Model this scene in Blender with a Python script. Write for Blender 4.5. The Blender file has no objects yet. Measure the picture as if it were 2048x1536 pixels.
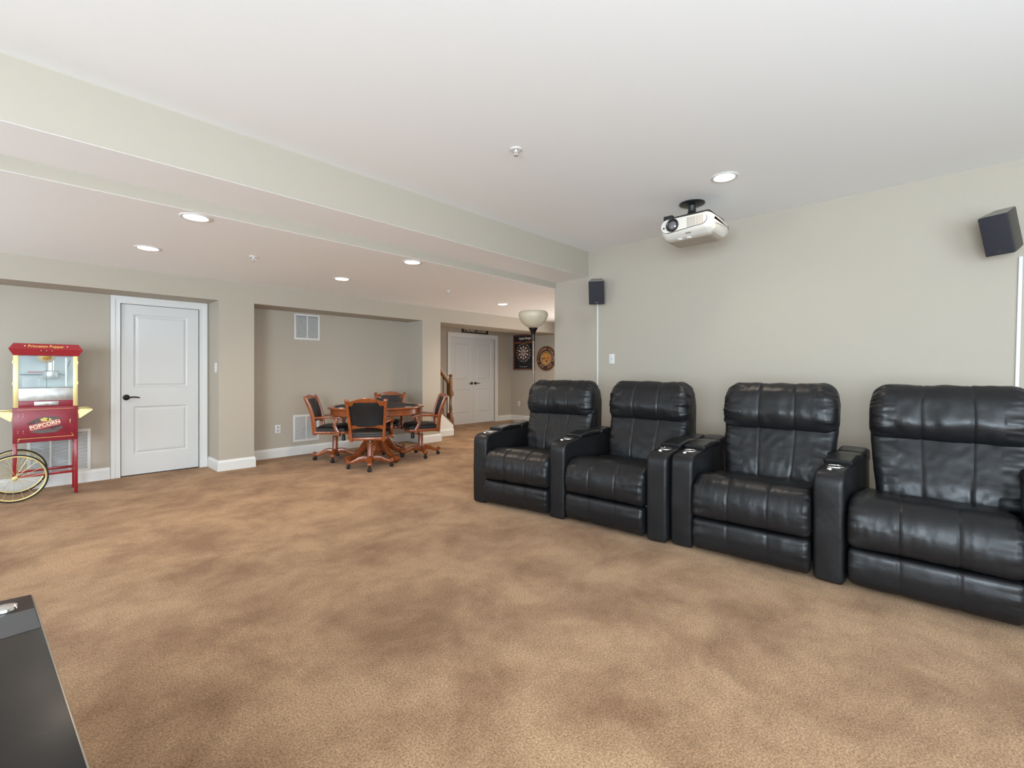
import bpy, bmesh, math, random
from math import sin, cos, pi, sqrt, radians as rad, exp
from mathutils import Vector, Matrix, noise

S = bpy.context.scene
COL = S.collection
# ------------------------------------------------------------------ camera
EYE = 1.235
cam = bpy.data.objects.new('camera', bpy.data.cameras.new('camera'))
COL.objects.link(cam)
YAW = math.atan2(862, 914)                   # the room's X axis is turned this far from the view direction
cam.location = (0, 0, EYE)
cam.rotation_euler = (pi / 2, 0, -math.atan2(cos(YAW), sin(YAW)))
cam.data.sensor_width = 36
cam.data.lens = 914 / 2048 * 36
cam.data.shift_y = -24 / 2048
cam.data.clip_start = .02
S.camera = cam
# ------------------------------------------------------------------ world, exposure
S.view_settings.view_transform = 'Standard'
S.view_settings.look = 'None'
S.view_settings.exposure = 0.05
S.view_settings.gamma = 1
S.view_settings.use_curve_mapping = False
w = bpy.data.worlds.new('world'); S.world = w; w.use_nodes = True
w.node_tree.nodes['Background'].inputs[0].default_value = (.75, .85, 1, 1)
w.node_tree.nodes['Background'].inputs[1].default_value = .6


def area(name, loc, rot, sx, sy, power, color, spread=180):
    l = bpy.data.lights.new(name, 'AREA'); l.shape = 'RECTANGLE'; l.size = sx; l.size_y = sy
    l.energy = power; l.color = color; l.spread = rad(spread)
    o = bpy.data.objects.new(name, l); o.location = loc; o.rotation_euler = rot
    COL.objects.link(o); return o


# daylight through the windows behind and to the left of the camera
DAY = (.76, .89, 1.0)
def aim(x, y, z): return Vector((x, y, z)).to_track_quat('-Z', 'Y').to_euler()


area('daylight_left_a', (-3.25, -.9, 1.45), aim(.86, .20, .60), 2.4, 2.0, 470, DAY)
area('daylight_left_b', (-3.20, 4.6, 1.30), aim(.75, .50, .42), 1.7, 1.6, 95, DAY)
area('daylight_back', (.6, -2.70, 1.45), aim(.28, .85, .38), 3.4, 2.0, 150, DAY)
# two unseen fill lights added to brighten the hall beyond the right wall's corner
area('fill_hall_side', (8.45, 5.1, 1.25), aim(-.95, -.05, .15), 1.9, 1.9, 42, (1, .93, .84), 140)
hl = bpy.data.lights.new('fill_hall_top', 'SPOT'); hl.energy = 120; hl.color = (1, .86, .70); hl.spot_size = rad(165); hl.spot_blend = .5; hl.shadow_soft_size = .3
ho = bpy.data.objects.new('fill_hall_top', hl); ho.location = (7.2, 5.3, 2.34); COL.objects.link(ho)

# ------------------------------------------------------------------ materials
MATS = {}


def srgb(r, g, b):
    f = lambda c: (c / 255 / 12.92) if c / 255 <= .04045 else ((c / 255 + .055) / 1.055) ** 2.4
    return (f(r), f(g), f(b), 1)


def mat(name, col, rough=.5, metal=0, bump=None, var=None, emit=0, trans=0, coat=0, spec=.5, bstr=.1):
    if name in MATS: return MATS[name]
    m = bpy.data.materials.new(name); m.use_nodes = True
    nt = m.node_tree; b = nt.nodes['Principled BSDF']
    b.inputs['Base Color'].default_value = col
    b.inputs['Roughness'].default_value = rough
    b.inputs['Metallic'].default_value = metal
    b.inputs['Specular IOR Level'].default_value = spec
    b.inputs['Transmission Weight'].default_value = trans
    b.inputs['Coat Weight'].default_value = coat
    if emit:
        b.inputs['Emission Color'].default_value = col
        b.inputs['Emission Strength'].default_value = emit
    tc = nt.nodes.new('ShaderNodeTexCoord')
    if bump:
        n = nt.nodes.new('ShaderNodeTexNoise'); n.inputs['Scale'].default_value = bump
        n.inputs['Detail'].default_value = 3
        nt.links.new(tc.outputs['Object'], n.inputs['Vector'])
        bp = nt.nodes.new('ShaderNodeBump'); bp.inputs['Strength'].default_value = bstr
        bp.inputs['Distance'].default_value = .004
        nt.links.new(n.outputs[0], bp.inputs['Height']); nt.links.new(bp.outputs[0], b.inputs['Normal'])
    if var:
        sc, col2 = var
        n = nt.nodes.new('ShaderNodeTexNoise'); n.inputs['Scale'].default_value = sc
        n.inputs['Detail'].default_value = 5
        nt.links.new(tc.outputs['Object'], n.inputs['Vector'])
        r = nt.nodes.new('ShaderNodeValToRGB')
        r.color_ramp.elements[0].position = .35; r.color_ramp.elements[1].position = .65
        r.color_ramp.elements[0].color = col2; r.color_ramp.elements[1].color = col
        nt.links.new(n.outputs[0], r.inputs[0]); nt.links.new(r.outputs[0], b.inputs['Base Color'])
    MATS[name] = m
    return m


def carpet():
    m = bpy.data.materials.new('carpet'); m.use_nodes = True
    nt = m.node_tree; b = nt.nodes['Principled BSDF']; N = nt.nodes.new; L = nt.links.new
    b.inputs['Roughness'].default_value = 1; b.inputs['Specular IOR Level'].default_value = .05
    b.inputs['Sheen Weight'].default_value = .15
    tc = N('ShaderNodeTexCoord')
    mp = N('ShaderNodeMapping'); mp.inputs['Scale'].default_value = (1, 1, 1)
    L(tc.outputs['Object'], mp.inputs[0])

    def noi(sc, det, rough=.55, dist=0, src=mp):
        n = N('ShaderNodeTexNoise'); n.inputs['Scale'].default_value = sc
        n.inputs['Detail'].default_value = det; n.inputs['Roughness'].default_value = rough
        n.inputs['Distortion'].default_value = dist
        L(src.outputs[0], n.inputs['Vector']); return n
    big = noi(1.9, 12, .70, .25)
    ramp = N('ShaderNodeValToRGB'); e = ramp.color_ramp.elements
    e[0].position = .37; e[0].color = (.250, .132, .062, 1)
    e[1].position = .60; e[1].color = (.440, .272, .148, 1)
    L(big.outputs[0], ramp.inputs[0])
    fine = noi(130, 4, .8)
    r2 = N('ShaderNodeValToRGB'); e = r2.color_ramp.elements
    e[0].position = .36; e[0].color = (.30, .26, .22, 1)
    e[1].position = .64; e[1].color = (1.65, 1.65, 1.62, 1)
    L(fine.outputs[0], r2.inputs[0])
    mx = N('ShaderNodeMix'); mx.data_type = 'RGBA'; mx.blend_type = 'MULTIPLY'
    mx.inputs[0].default_value = .75
    L(ramp.outputs[0], mx.inputs[6]); L(r2.outputs[0], mx.inputs[7])
    L(mx.outputs[2], b.inputs['Base Color'])
    bn = noi(105, 4, .75)
    bp = N('ShaderNodeBump'); bp.inputs['Strength'].default_value = .7; bp.inputs['Distance'].default_value = .012
    L(bn.outputs[0], bp.inputs['Height']); L(bp.outputs[0], b.inputs['Normal'])
    return m


def leather(name, col, rough):
    m = bpy.data.materials.new(name); m.use_nodes = True
    nt = m.node_tree; b = nt.nodes['Principled BSDF']; N = nt.nodes.new; L = nt.links.new
    b.inputs['Base Color'].default_value = col
    b.inputs['Specular IOR Level'].default_value = .35
    tc = N('ShaderNodeTexCoord')
    v = N('ShaderNodeTexVoronoi'); v.inputs['Scale'].default_value = 260
    L(tc.outputs['Object'], v.inputs['Vector'])
    n = N('ShaderNodeTexNoise'); n.inputs['Scale'].default_value = 22; n.inputs['Detail'].default_value = 6
    L(tc.outputs['Object'], n.inputs['Vector'])
    n2 = N('ShaderNodeTexNoise'); n2.inputs['Scale'].default_value = 5; n2.inputs['Detail'].default_value = 4
    L(tc.outputs['Object'], n2.inputs['Vector'])
    mr = N('ShaderNodeMapRange'); mr.inputs[1].default_value = .3; mr.inputs[2].default_value = .7
    mr.inputs[3].default_value = rough - .07; mr.inputs[4].default_value = rough + .08
    L(n2.outputs[0], mr.inputs[0]); L(mr.outputs[0], b.inputs['Roughness'])
    b1 = N('ShaderNodeBump'); b1.inputs['Strength'].default_value = .05; b1.inputs['Distance'].default_value = .001
    L(v.outputs[0], b1.inputs['Height'])
    b2 = N('ShaderNodeBump'); b2.inputs['Strength'].default_value = .25; b2.inputs['Distance'].default_value = .006
    L(n.outputs[0], b2.inputs['Height']); L(b1.outputs[0], b2.inputs['Normal'])
    L(b2.outputs[0], b.inputs['Normal'])
    MATS[name] = m
    return m


def wood(name, c1, c2, rough=.28, scale=14):
    m = bpy.data.materials.new(name); m.use_nodes = True
    nt = m.node_tree; b = nt.nodes['Principled BSDF']; N = nt.nodes.new; L = nt.links.new
    b.inputs['Roughness'].default_value = rough; b.inputs['Coat Weight'].default_value = .3
    b.inputs['Coat Roughness'].default_value = .15
    tc = N('ShaderNodeTexCoord'); mp = N('ShaderNodeMapping'); mp.inputs['Scale'].default_value = (3, 3, .6)
    L(tc.outputs['Object'], mp.inputs[0])
    n = N('ShaderNodeTexNoise'); n.inputs['Scale'].default_value = scale; n.inputs['Detail'].default_value = 6
    n.inputs['Distortion'].default_value = 1.2
    L(mp.outputs[0], n.inputs['Vector'])
    r = N('ShaderNodeValToRGB'); r.color_ramp.elements[0].position = .3; r.color_ramp.elements[1].position = .7
    r.color_ramp.elements[0].color = c1; r.color_ramp.elements[1].color = c2
    L(n.outputs[0], r.inputs[0]); L(r.outputs[0], b.inputs['Base Color'])
    MATS[name] = m
    return m


CARPET = carpet()
WALL = mat('wall_paint', (.445, .398, .330, 1), .75, bump=240, bstr=.06)
CEIL = mat('ceiling_paint', (.93, .93, .93, 1), .85, bump=200, bstr=.04)
WHITE = mat('white_trim', (.72, .72, .70, 1), .35)
DOORW = mat('door_white', (.66, .66, .65, 1), .38)
LEATHER = leather('black_leather', (.009, .009, .010, 1), .37)
LEATHER2 = leather('chair_leather', (.012, .012, .013, 1), .42)
CHERRY = wood('cherry_wood', (.16, .033, .008, 1), (.36, .090, .019, 1))
OAK = wood('oak_stain', (.11, .045, .013, 1), (.22, .10, .03, 1), .35)
BLACKP = mat('black_plastic', (.015, .015, .016, 1), .4)
IRON = mat('black_iron', (.012, .011, .010, 1), .4, .6)
BRONZE = mat('oil_rubbed_bronze', (.030, .022, .018, 1), .32, .8)
CHROME = mat('chrome', (.85, .85, .86, 1), .1, 1)
STEEL = mat('brushed_steel', (.62, .62, .60, 1), .35, .75, var=(18, (.45, .45, .44, 1)))
BRASS = mat('brass', (.86, .72, .33, 1), .32, .55)
RED = mat('red_enamel', (.29, .008, .016, 1), .28, coat=.4)
REDC = mat('maroon_enamel', (.26, .018, .035, 1), .33, var=(9, (.20, .014, .026, 1)))
GOLDP = mat('gold_paint', (.72, .42, .12, 1), .5)
RUBBER = mat('black_rubber', (.012, .012, .012, 1), .7)
GRILLE = mat('speaker_cloth', (.040, .038, .050, 1), .9, bump=500, bstr=.5, var=(420, (.022, .021, .028, 1)))
SPK = mat('speaker_cabinet', (.045, .043, .038, 1), .45)
SPKT = mat('speaker_top', (.24, .235, .21, 1), .4)
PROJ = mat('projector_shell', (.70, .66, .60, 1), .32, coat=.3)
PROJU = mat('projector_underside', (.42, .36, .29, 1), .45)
GREYD = mat('dark_grey', (.06, .06, .06, 1), .5)
CREAM = mat('cream_paint', (.85, .78, .58, 1), .5)
LAMPGL = mat('frosted_shade_glass', (.60, .52, .39, 1), .45, trans=.1, var=(7, (.52, .44, .31, 1)))
GAP = mat('vent_dark', (.16, .17, .19, 1), .8)
GLOW = mat('downlight_lens', (1, .93, .82, 1), .5, emit=9)
FELT = mat('black_felt', (.010, .010, .011, 1), .8)
BGLOSS = mat('black_gloss_top', (.018, .016, .015, 1), .25, spec=.2)
BAND = mat('grey_band', (.075, .073, .070, 1), .5, spec=.2)


def glass_mat():
    m = bpy.data.materials.new('clear_glass'); m.use_nodes = True
    nt = m.node_tree; nt.nodes.remove(nt.nodes['Principled BSDF'])
    o = nt.nodes['Material Output']
    t = nt.nodes.new('ShaderNodeBsdfTransparent'); t.inputs[0].default_value = (.93, .96, .96, 1)
    g = nt.nodes.new('ShaderNodeBsdfGlossy'); g.inputs['Roughness'].default_value = .03
    mx = nt.nodes.new('ShaderNodeMixShader'); mx.inputs[0].default_value = .025
    nt.links.new(t.outputs[0], mx.inputs[1]); nt.links.new(g.outputs[0], mx.inputs[2])
    nt.links.new(mx.outputs[0], o.inputs[0])
    return m


GLASS = glass_mat()


# ------------------------------------------------------------------ mesh helpers
def tag(o, label, cat, group=None):
    o['label'] = label; o['category'] = cat
    if group: o['group'] = group
    return o


def thing(name, loc, label, cat, group=None, rz=0):
    o = bpy.data.objects.new(name, None); o.empty_display_size = .1
    o.location = loc; o.rotation_euler = (0, 0, rz); COL.objects.link(o)
    return tag(o, label, cat, group)


def copy_tree(o, parent=None):
    c = o.copy(); COL.objects.link(c); c.parent = parent
    if parent is not None: c.matrix_parent_inverse = o.matrix_parent_inverse.copy()
    for ch in list(o.children): copy_tree(ch, c)
    return c


class B:
    """collects geometry of ONE part"""
    def __init__(s): s.bm = bmesh.new()

    def _new(s, before):
        return [v for v in s.bm.verts if v.index < 0 or v.index >= before]

    def box(s, x0, x1, y0, y1, z0, z1, bev=0, seg=2, M=None):
        t = bmesh.new()
        bmesh.ops.create_cube(t, size=1)
        for v in t.verts:
            v.co = Vector(((x0 + x1) / 2 + v.co.x * (x1 - x0), (y0 + y1) / 2 + v.co.y * (y1 - y0), (z0 + z1) / 2 + v.co.z * (z1 - z0)))
        if bev: bmesh.ops.bevel(t, geom=t.edges[:], offset=bev, segments=seg, affect='EDGES', profile=.5)
        s.merge(t, M); return s

    def merge(s, t, M=None):
        if M is not None: bmesh.ops.transform(t, matrix=M, verts=t.verts)
        me = bpy.data.meshes.new('t'); t.to_mesh(me); t.free(); s.bm.from_mesh(me); bpy.data.meshes.remove(me)

    def rings(s, rings, close=True, cap=True, M=None):
        t = bmesh.new(); R = [[t.verts.new(p) for p in r] for r in rings]; n = len(R[0])
        for a, b in zip(R, R[1:]):
            for i in range(n if close else n - 1):
                j = (i + 1) % n
                try: t.faces.new((a[i], a[j], b[j], b[i]))
                except ValueError: pass
        if cap:
            t.faces.new(R[0][::-1]); t.faces.new(R[-1])
        bmesh.ops.recalc_face_normals(t, faces=t.faces[:])
        s.merge(t, M); return s

    def lathe(s, prof, n=28, c=(0, 0, 0), M=None, cap=True):
        rings = [[Vector((c[0] + max(r, 1e-4) * cos(2 * pi * i / n), c[1] + max(r, 1e-4) * sin(2 * pi * i / n), c[2] + z)) for i in range(n)] for r, z in prof]
        return s.rings(rings, cap=cap, M=M)

    def tube(s, path, r, n=10, closed=False, M=None):
        P = [Vector(p) for p in path]; rr = r if isinstance(r, (list, tuple)) else [r] * len(P)
        rings = []
        up = None
        for i, p in enumerate(P):
            if closed: d = P[(i + 1) % len(P)] - P[i - 1]
            else: d = P[min(i + 1, len(P) - 1)] - P[max(i - 1, 0)]
            d.normalize()
            if up is None:
                up = Vector((0, 0, 1)) if abs(d.z) < .9 else Vector((1, 0, 0))
            a = d.cross(up)
            if a.length < 1e-4: a = d.orthogonal()
            a.normalize(); bb = a.cross(d).normalized()
            up = bb
            rings.append([p + (a * cos(2 * pi * k / n) + bb * sin(2 * pi * k / n)) * rr[i] for k in range(n)])
        if closed: rings.append(rings[0])
        return s.rings(rings, cap=not closed, M=M)

    def sect(s, path, w, h, side=Vector((0, 1, 0)), M=None, bev=.25):
        """rounded-rectangle section (w along side, h across) swept on a path"""
        P = [Vector(p) for p in path]
        W = w if isinstance(w, (list, tuple)) else [w] * len(P); H = h if isinstance(h, (list, tuple)) else [h] * len(P)
        rings = []
        for i, p in enumerate(P):
            d = (P[min(i + 1, len(P) - 1)] - P[max(i - 1, 0)]).normalized()
            n = d.cross(side).normalized(); sd = side.normalized()
            a, b = W[i] / 2, H[i] / 2; c = min(a, b) * bev * 2
            q = [(a, b - c), (a - c * .3, b - c * .3), (a - c, b), (-a + c, b), (-a + c * .3, b - c * .3), (-a, b - c), (-a, -b + c), (-a + c * .3, -b + c * .3), (-a + c, -b), (a - c, -b), (a - c * .3, -b + c * .3), (a, -b + c)]
            rings.append([p + sd * u + n * v for u, v in q])
        return s.rings(rings, M=M)

    def prism(s, poly, y0, y1, axis='y', bev=0, M=None):
        """poly in the plane normal to axis, extruded between y0 and y1. axis y: (x,z); x: (y,z); z: (x,y)"""
        f = {'y': lambda p, q: Vector((p[0], q, p[1])), 'x': lambda p, q: Vector((q, p[0], p[1])), 'z': lambda p, q: Vector((p[0], p[1], q))}[axis]
        t = bmesh.new(); a = [t.verts.new(f(p, y0)) for p in poly]; b = [t.verts.new(f(p, y1)) for p in poly]
        n = len(poly)
        for i in range(n): t.faces.new((a[i], a[(i + 1) % n], b[(i + 1) % n], b[i]))
        t.faces.new(a[::-1]); t.faces.new(b)
        bmesh.ops.recalc_face_normals(t, faces=t.faces[:])
        if bev:
            bmesh.ops.bevel(t, geom=[e for e in t.edges if e.calc_face_angle(0) > .5], offset=bev, segments=2, affect='EDGES', profile=.5)
        s.merge(t, M); return s

    def xf(s, M): bmesh.ops.transform(s.bm, matrix=M, verts=s.bm.verts); return s

    def obj(s, name, m, parent=None, smooth=True, loc=None, rot=None, angle=40):
        me = bpy.data.meshes.new(name)
        bmesh.ops.recalc_face_normals(s.bm, faces=s.bm.faces[:])
        if smooth:
            for f in s.bm.faces: f.smooth = True
            for e in s.bm.edges:
                if len(e.link_faces) == 2 and e.calc_face_angle(0) > rad(angle): e.smooth = False
        s.bm.to_mesh(me); s.bm.free(); me.materials.append(m)
        o = bpy.data.objects.new(name, me); COL.objects.link(o)
        if parent is not None: o.parent = parent
        if loc is not None: o.location = loc
        if rot is not None: o.rotation_euler = rot
        return o


def struct(o): o['kind'] = 'structure'; return o


def T(x, y, z): return Matrix.Translation((x, y, z))
def RZ(a): return Matrix.Rotation(a, 4, 'Z')
def RX(a): return Matrix.Rotation(a, 4, 'X')
def RY(a): return Matrix.Rotation(a, 4, 'Y')


def text(name, body, size, m, parent, M, depth=.0015, sx=1, align='CENTER', bold=0):
    cu = bpy.data.curves.new('t', 'FONT'); cu.body = body; cu.size = size; cu.extrude = depth; cu.align_x = align; cu.align_y = 'CENTER'
    cu.offset = bold
    cu.resolution_u = 3
    to = bpy.data.objects.new('t', cu); COL.objects.link(to)
    dg = bpy.context.evaluated_depsgraph_get()
    me = bpy.data.meshes.new_from_object(to.evaluated_get(dg)); bpy.data.objects.remove(to)
    me.transform(M @ Matrix.Diagonal((sx, 1, 1, 1))); me.name = name; me.materials.clear(); me.materials.append(m)
    o = bpy.data.objects.new(name, me); COL.objects.link(o)
    if parent is not None: o.parent = parent
    return o


def arc_text(name, body, size, R, a_mid, span, m, parent, M, flip=False, depth=.002):
    """letters of one inscription set round a circle, one mesh. a_mid: angle of the middle (0=right, pi/2=top)"""
    bm = bmesh.new(); n = len(body)
    for i, ch in enumerate(body):
        if ch == ' ': continue
        f = (i / (n - 1) - .5) * span
        a = a_mid + f if flip else a_mid - f
        cu = bpy.data.curves.new('t', 'FONT'); cu.body = ch; cu.size = size; cu.extrude = depth; cu.align_x = 'CENTER'; cu.align_y = 'CENTER'; cu.offset = size * .02; cu.resolution_u = 2
        to = bpy.data.objects.new('t', cu); COL.objects.link(to)
        me = bpy.data.meshes.new_from_object(to.evaluated_get(bpy.context.evaluated_depsgraph_get())); bpy.data.objects.remove(to)
        me.transform(T(R * cos(a), R * sin(a), 0) @ RZ(a + pi / 2 if flip else a - pi / 2)); bm.from_mesh(me); bpy.data.meshes.remove(me)
    me = bpy.data.meshes.new(name); bm.to_mesh(me); bm.free(); me.transform(M); me.materials.append(m)
    o = bpy.data.objects.new(name, me); COL.objects.link(o); o.parent = parent
    return o


def fillet(pts, seg=7):
    """pts: (x,z,r) closed polygon -> rounded outline"""
    out = []; n = len(pts)
    for i in range(n):
        p0 = Vector(pts[i - 1][:2]); p = Vector(pts[i][:2]); p1 = Vector(pts[(i + 1) % n][:2]); r = pts[i][2]
        if r <= 0: out.append(p); continue
        a = (p0 - p).normalized(); b = (p1 - p).normalized()
        ang = a.angle(b); d = min(r / math.tan(ang / 2), (p0 - p).length * .49, (p1 - p).length * .49)
        A = p + a * d; C = p + b * d
        for k in range(seg + 1):
            t = k / seg; out.append(A * (1 - t) ** 2 + p * 2 * t * (1 - t) + C * t * t)
    return out


def resample(P, N):
    L = [0]; n = len(P)
    for i in range(n): L.append(L[-1] + (P[(i + 1) % n] - P[i]).length)
    out = []; j = 0
    for k in range(N):
        s = L[-1] * k / N
        while L[j + 1] < s: j += 1
        t = (s - L[j]) / max(L[j + 1] - L[j], 1e-9)
        out.append(P[j % n].lerp(P[(j + 1) % n], t))
    return out, L[-1]


def sweep(prof, w, rend, ny=60, N=120, disp=None, M=None, taper=None, smo=0):
    """outline (x,z) swept along y over width w with rounded ends; disp(y, s, d) moves skin outward"""
    P, per = resample(fillet(prof), N)
    for _ in range(smo): P = [(P[i - 1] + P[i] * 2 + P[(i + 1) % N]) / 4 for i in range(N)]
    ar = sum(P[i].x * P[(i + 1) % N].y - P[(i + 1) % N].x * P[i].y for i in range(N))
    if ar < 0: P = P[::-1]
    nrm = []
    for i in range(N):
        d = P[(i + 1) % N] - P[i - 1]; nrm.append(Vector((d.y, -d.x)).normalized())
    rings = []
    for j in range(ny + 1):
        t = -1 + 2 * j / ny
        y = w / 2 * (.55 * t + .45 * sin(t * pi / 2)); d = w / 2 - abs(y)
        ins = 0
        if d < rend: ins = rend - sqrt(max(rend * rend - (rend - d) ** 2, 0))
        ring = []
        for i in range(N):
            o = -ins + (disp(y, i / N * per, d) if disp else 0)
            q = P[i] + nrm[i] * o
            yy = y * (taper(q.y) if taper else 1)
            ring.append(Vector((q.x, yy, q.y)))
        rings.append(ring)
    b = B(); b.rings(rings, M=M); return b


# ------------------------------------------------------------------ room shell
HA, HB, HL, HS = 2.795, 2.465, 2.38, 2.127
YA, YC, YS, YD = 3.35, 3.885, 6.54, 7.0
struct(B().box(-3.6, 9, -3.1, 8.4, -.1, 0).obj('floor', CARPET, smooth=False))
c = B(); c.box(-3.6, 5.2, -3.1, YA, HA, HA + .1)
c.box(-3.6, 9, YA + .001, YC, HB, HB + .1)
c.box(-3.6, 9, YC + .001, 8.4, HL, HL + .084)
struct(c.obj('ceiling', CEIL, smooth=False))
struct(B().box(-3.6, 5.2, YA - .001, YA + .06, HB + .002, HA).obj('wall_bulkhead', WALL, smooth=False))
struct(B().box(-3.6, 9, YC - .001, YC + .06, HL + .002, HB).obj('wall_ceiling_step', WALL, smooth=False))
struct(B().box(-3.6, 8.6, YS, 7.2, HS, HL).obj('wall_soffit', WALL, smooth=False))
b = B()   # back wall with the door opening
b.box(-3.6, .735, YD, YD + .12, 0, HS); b.box(1.535, 5.07, YD, YD + .12, 0, HS); b.box(.735, 1.535, YD, YD + .12, 2.052, HS)
b.box(1.63, 2.03, YS, YD, 0, HS); b.box(4.68, 5.07, YS, YD, 0, HS)
struct(b.obj('wall_back', WALL, smooth=False))
struct(B().box(.735, 1.535, YD + .10, YD + .12, 0, 2.052).obj('wall_closet', mat('closet_dark', (.02, .02, .02, 1), .9), smooth=False))
b = B(); b.box(5.0, 5.12, -3.1, 3.905, 0, HA); b.box(5.12, 8.6, 3.80, 3.905, 0, HL)
struct(b.obj('wall_right', WALL, smooth=False))
b = B()
for (y0, y1, z0, z1) in ((3.8, 4.1, 0, HL), (6.1, 8.3, 0, HL), (4.1, 6.1, 0, .25), (4.1, 6.1, 2.2, HL)): b.box(8.6, 8.7, y0, y1, z0, z1)
struct(b.obj('wall_far_right', WALL, smooth=False))
b = B(); b.box(4.0, 6.62, 8.15, 8.27, 0, HL); b.box(8.0, 8.6, 8.15, 8.27, 0, HL); b.box(6.62, 8.0, 8.15, 8.27, 2.045, HL)
struct(b.obj('wall_alcove', WALL, smooth=False))
b = B()
for (x0, x1) in ((-3.6, -1.1), (2.3, 5.0)): b.box(x0, x1, -3.1, -2.9, 0, HA)
b.box(-1.1, 2.3, -3.1, -2.9, 0, .45); b.box(-1.1, 2.3, -3.1, -2.9, 2.45, HA)
struct(b.obj('wall_behind', WALL, smooth=False))
b = B()
for (y0, y1, z0, z1) in ((-2.9, -2.2, 0, HA), (.4, 3.7, 0, HA), (5.5, 8.4, 0, HL), (-2.2, .4, 0, .45), (-2.2, .4, 2.45, HA), (3.7, 5.5, 0, .5), (3.7, 5.5, 2.2, HL)):
    b.box(-3.6, -3.4, y0, y1, z0, z1)
struct(b.obj('wall_left', WALL, smooth=False))


def window(name, y0, y1, z0, z1, axis, at):
    f = B(); p = B(); n = max(2, round((y1 - y0) / .9)); t = .05
    def bx(q, a0, a1, c0, c1, d0, d1):
        if axis == 'x': q.box(at - d1, at - d0, a0, a1, c0, c1)
        else: q.box(a0, a1, at - d1, at - d0, c0, c1)
    bx(f, y0, y0 + t, z0, z1, 0, .1); bx(f, y1 - t, y1, z0, z1, 0, .1); bx(f, y0, y1, z0, z0 + t, 0, .1); bx(f, y0, y1, z1 - t, z1, 0, .1)
    for i in range(1, n):
        m = y0 + (y1 - y0) * i / n; bx(f, m - t / 2, m + t / 2, z0, z1, 0, .1)
    bx(p, y0, y1, z0, z1, .06, .065)
    fo = struct(f.obj(name, WHITE, smooth=False)); p.obj('pane', GLASS, fo, smooth=False)


window('window_1', -2.2, .4, .45, 2.45, 'x', -3.45)
window('window_2', 3.7, 5.5, .5, 2.2, 'x', -3.45)
window('added_hall_window', 4.1, 6.1, .25, 2.2, 'x', 8.7)  # unseen window, added to go with the hall's side fill light
window('window_3', -1.1, 2.3, .45, 2.45, 'y', -2.95)


# baseboards -------------------------------------------------
BP = [(0, 0), (.016, 0), (.016, .105), (.012, .118), (.007, .125), (.005, .135), (0, .135)]


def baseboard(b, *pts):
    """mitred skirting along a path; the face looks to the right of the walking direction"""
    P = [Vector((*p, 0)) for p in pts]; R_ = []
    for i, p in enumerate(P):
        ns = []
        if i > 0: d = (p - P[i - 1]).normalized(); ns.append(Vector((d.y, -d.x, 0)))
        if i < len(P) - 1: d = (P[i + 1] - p).normalized(); ns.append(Vector((d.y, -d.x, 0)))
        m = ns[0] if len(ns) == 1 else (ns[0] + ns[1]) / (1 + ns[0].dot(ns[1]))
        R_.append([p + m * a_ + Vector((0, 0, z)) for a_, z in BP])
    b.rings(R_)


for nm, pth in (('baseboard_left', [(-3.4, YD), (.655, YD)]), ('baseboard_back', [(1.63, YD), (1.63, YS), (2.03, YS), (2.03, YD), (4.68, YD), (4.68, YS), (5.07, YS), (5.07, 6.97), (5.72, 6.97)]),
                ('baseboard_right', [(5.0, 3.905), (5.0, -2.9)]), ('baseboard_alcove', [(5.75, 8.15), (6.5, 8.15)]), ('baseboard_far', [(8.12, 8.15), (8.6, 8.15), (8.6, 3.905)])):
    b = B(); baseboard(b, *pth); struct(b.obj(nm, WHITE, smooth=False))


# doors ------------------------------------------------------
def casing(b, x0, x1, top, y, wd=.09):
    """door casing around an opening x0..x1, facing -y at plane y"""
    for ww, off, th in ((wd - .004, .004, .012), (wd * .45, wd * .55, .018), (.014, .004, .016)):
        i0 = off; i1 = off + ww      # distance outwards from the opening
        b.box(x0 - i1, x0 - i0, y - th, y, 0, top + i0, .0015); b.box(x1 + i0, x1 + i1, y - th, y, 0, top + i0, .0015)
        b.box(x0 - i1, x1 + i1, y - th, y, top + i0, top + i1, .0015)
    # jambs
    b.box(x0 - .018, x0 - .004, y, y + .10, 0, top + .018); b.box(x1 + .004, x1 + .018, y, y + .10, 0, top + .018); b.box(x0 - .018, x1 + .018, y, y + .10, top + .004, top + .018)


def frame_ring(b, x0, x1, z0, z1, y, steps):
    """moulded rectangular ring: steps = list of (inset, y offset)"""
    rings = []
    for ins, dy in steps:
        rings.append([Vector((x0 + ins, y + dy, z0 + ins)), Vector((x1 - ins, y + dy, z0 + ins)), Vector((x1 - ins, y + dy, z1 - ins)), Vector((x0 + ins, y + dy, z1 - ins))])
    b.rings(rings, cap=False)
    b.rings([rings[-1], [v + Vector((0, .0005, 0)) for v in rings[-1]]])


def slab(x0, x1, z0, z1, y, stile=.115, mid=(.81, 1.04), top=.115, bot=.24):
    """two-panel moulded door, face at plane y looking -y"""
    b = B(); t = .035
    mz0, mz1 = z0 + mid[0], z0 + mid[1]
    b.box(x0, x0 + stile, y, y + t, z0, z1); b.box(x1 - stile, x1, y, y + t, z0, z1)
    for a, c_ in ((z0, z0 + bot), (mz0, mz1), (z1 - top, z1)): b.box(x0 + stile, x1 - stile, y, y + t, a, c_)
    b.box(x0 + stile, x1 - stile, y + .02, y + t, z0 + bot, z1 - top)
    st = [(0, 0), (.006, .009), (.016, .012), (.022, .012), (.040, .004), (.046, .003)]
    frame_ring(b, x0 + stile, x1 - stile, z0 + bot, mz0, y, st); frame_ring(b, x0 + stile, x1 - stile, mz1, z1 - top, y, st)
    return b


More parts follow.
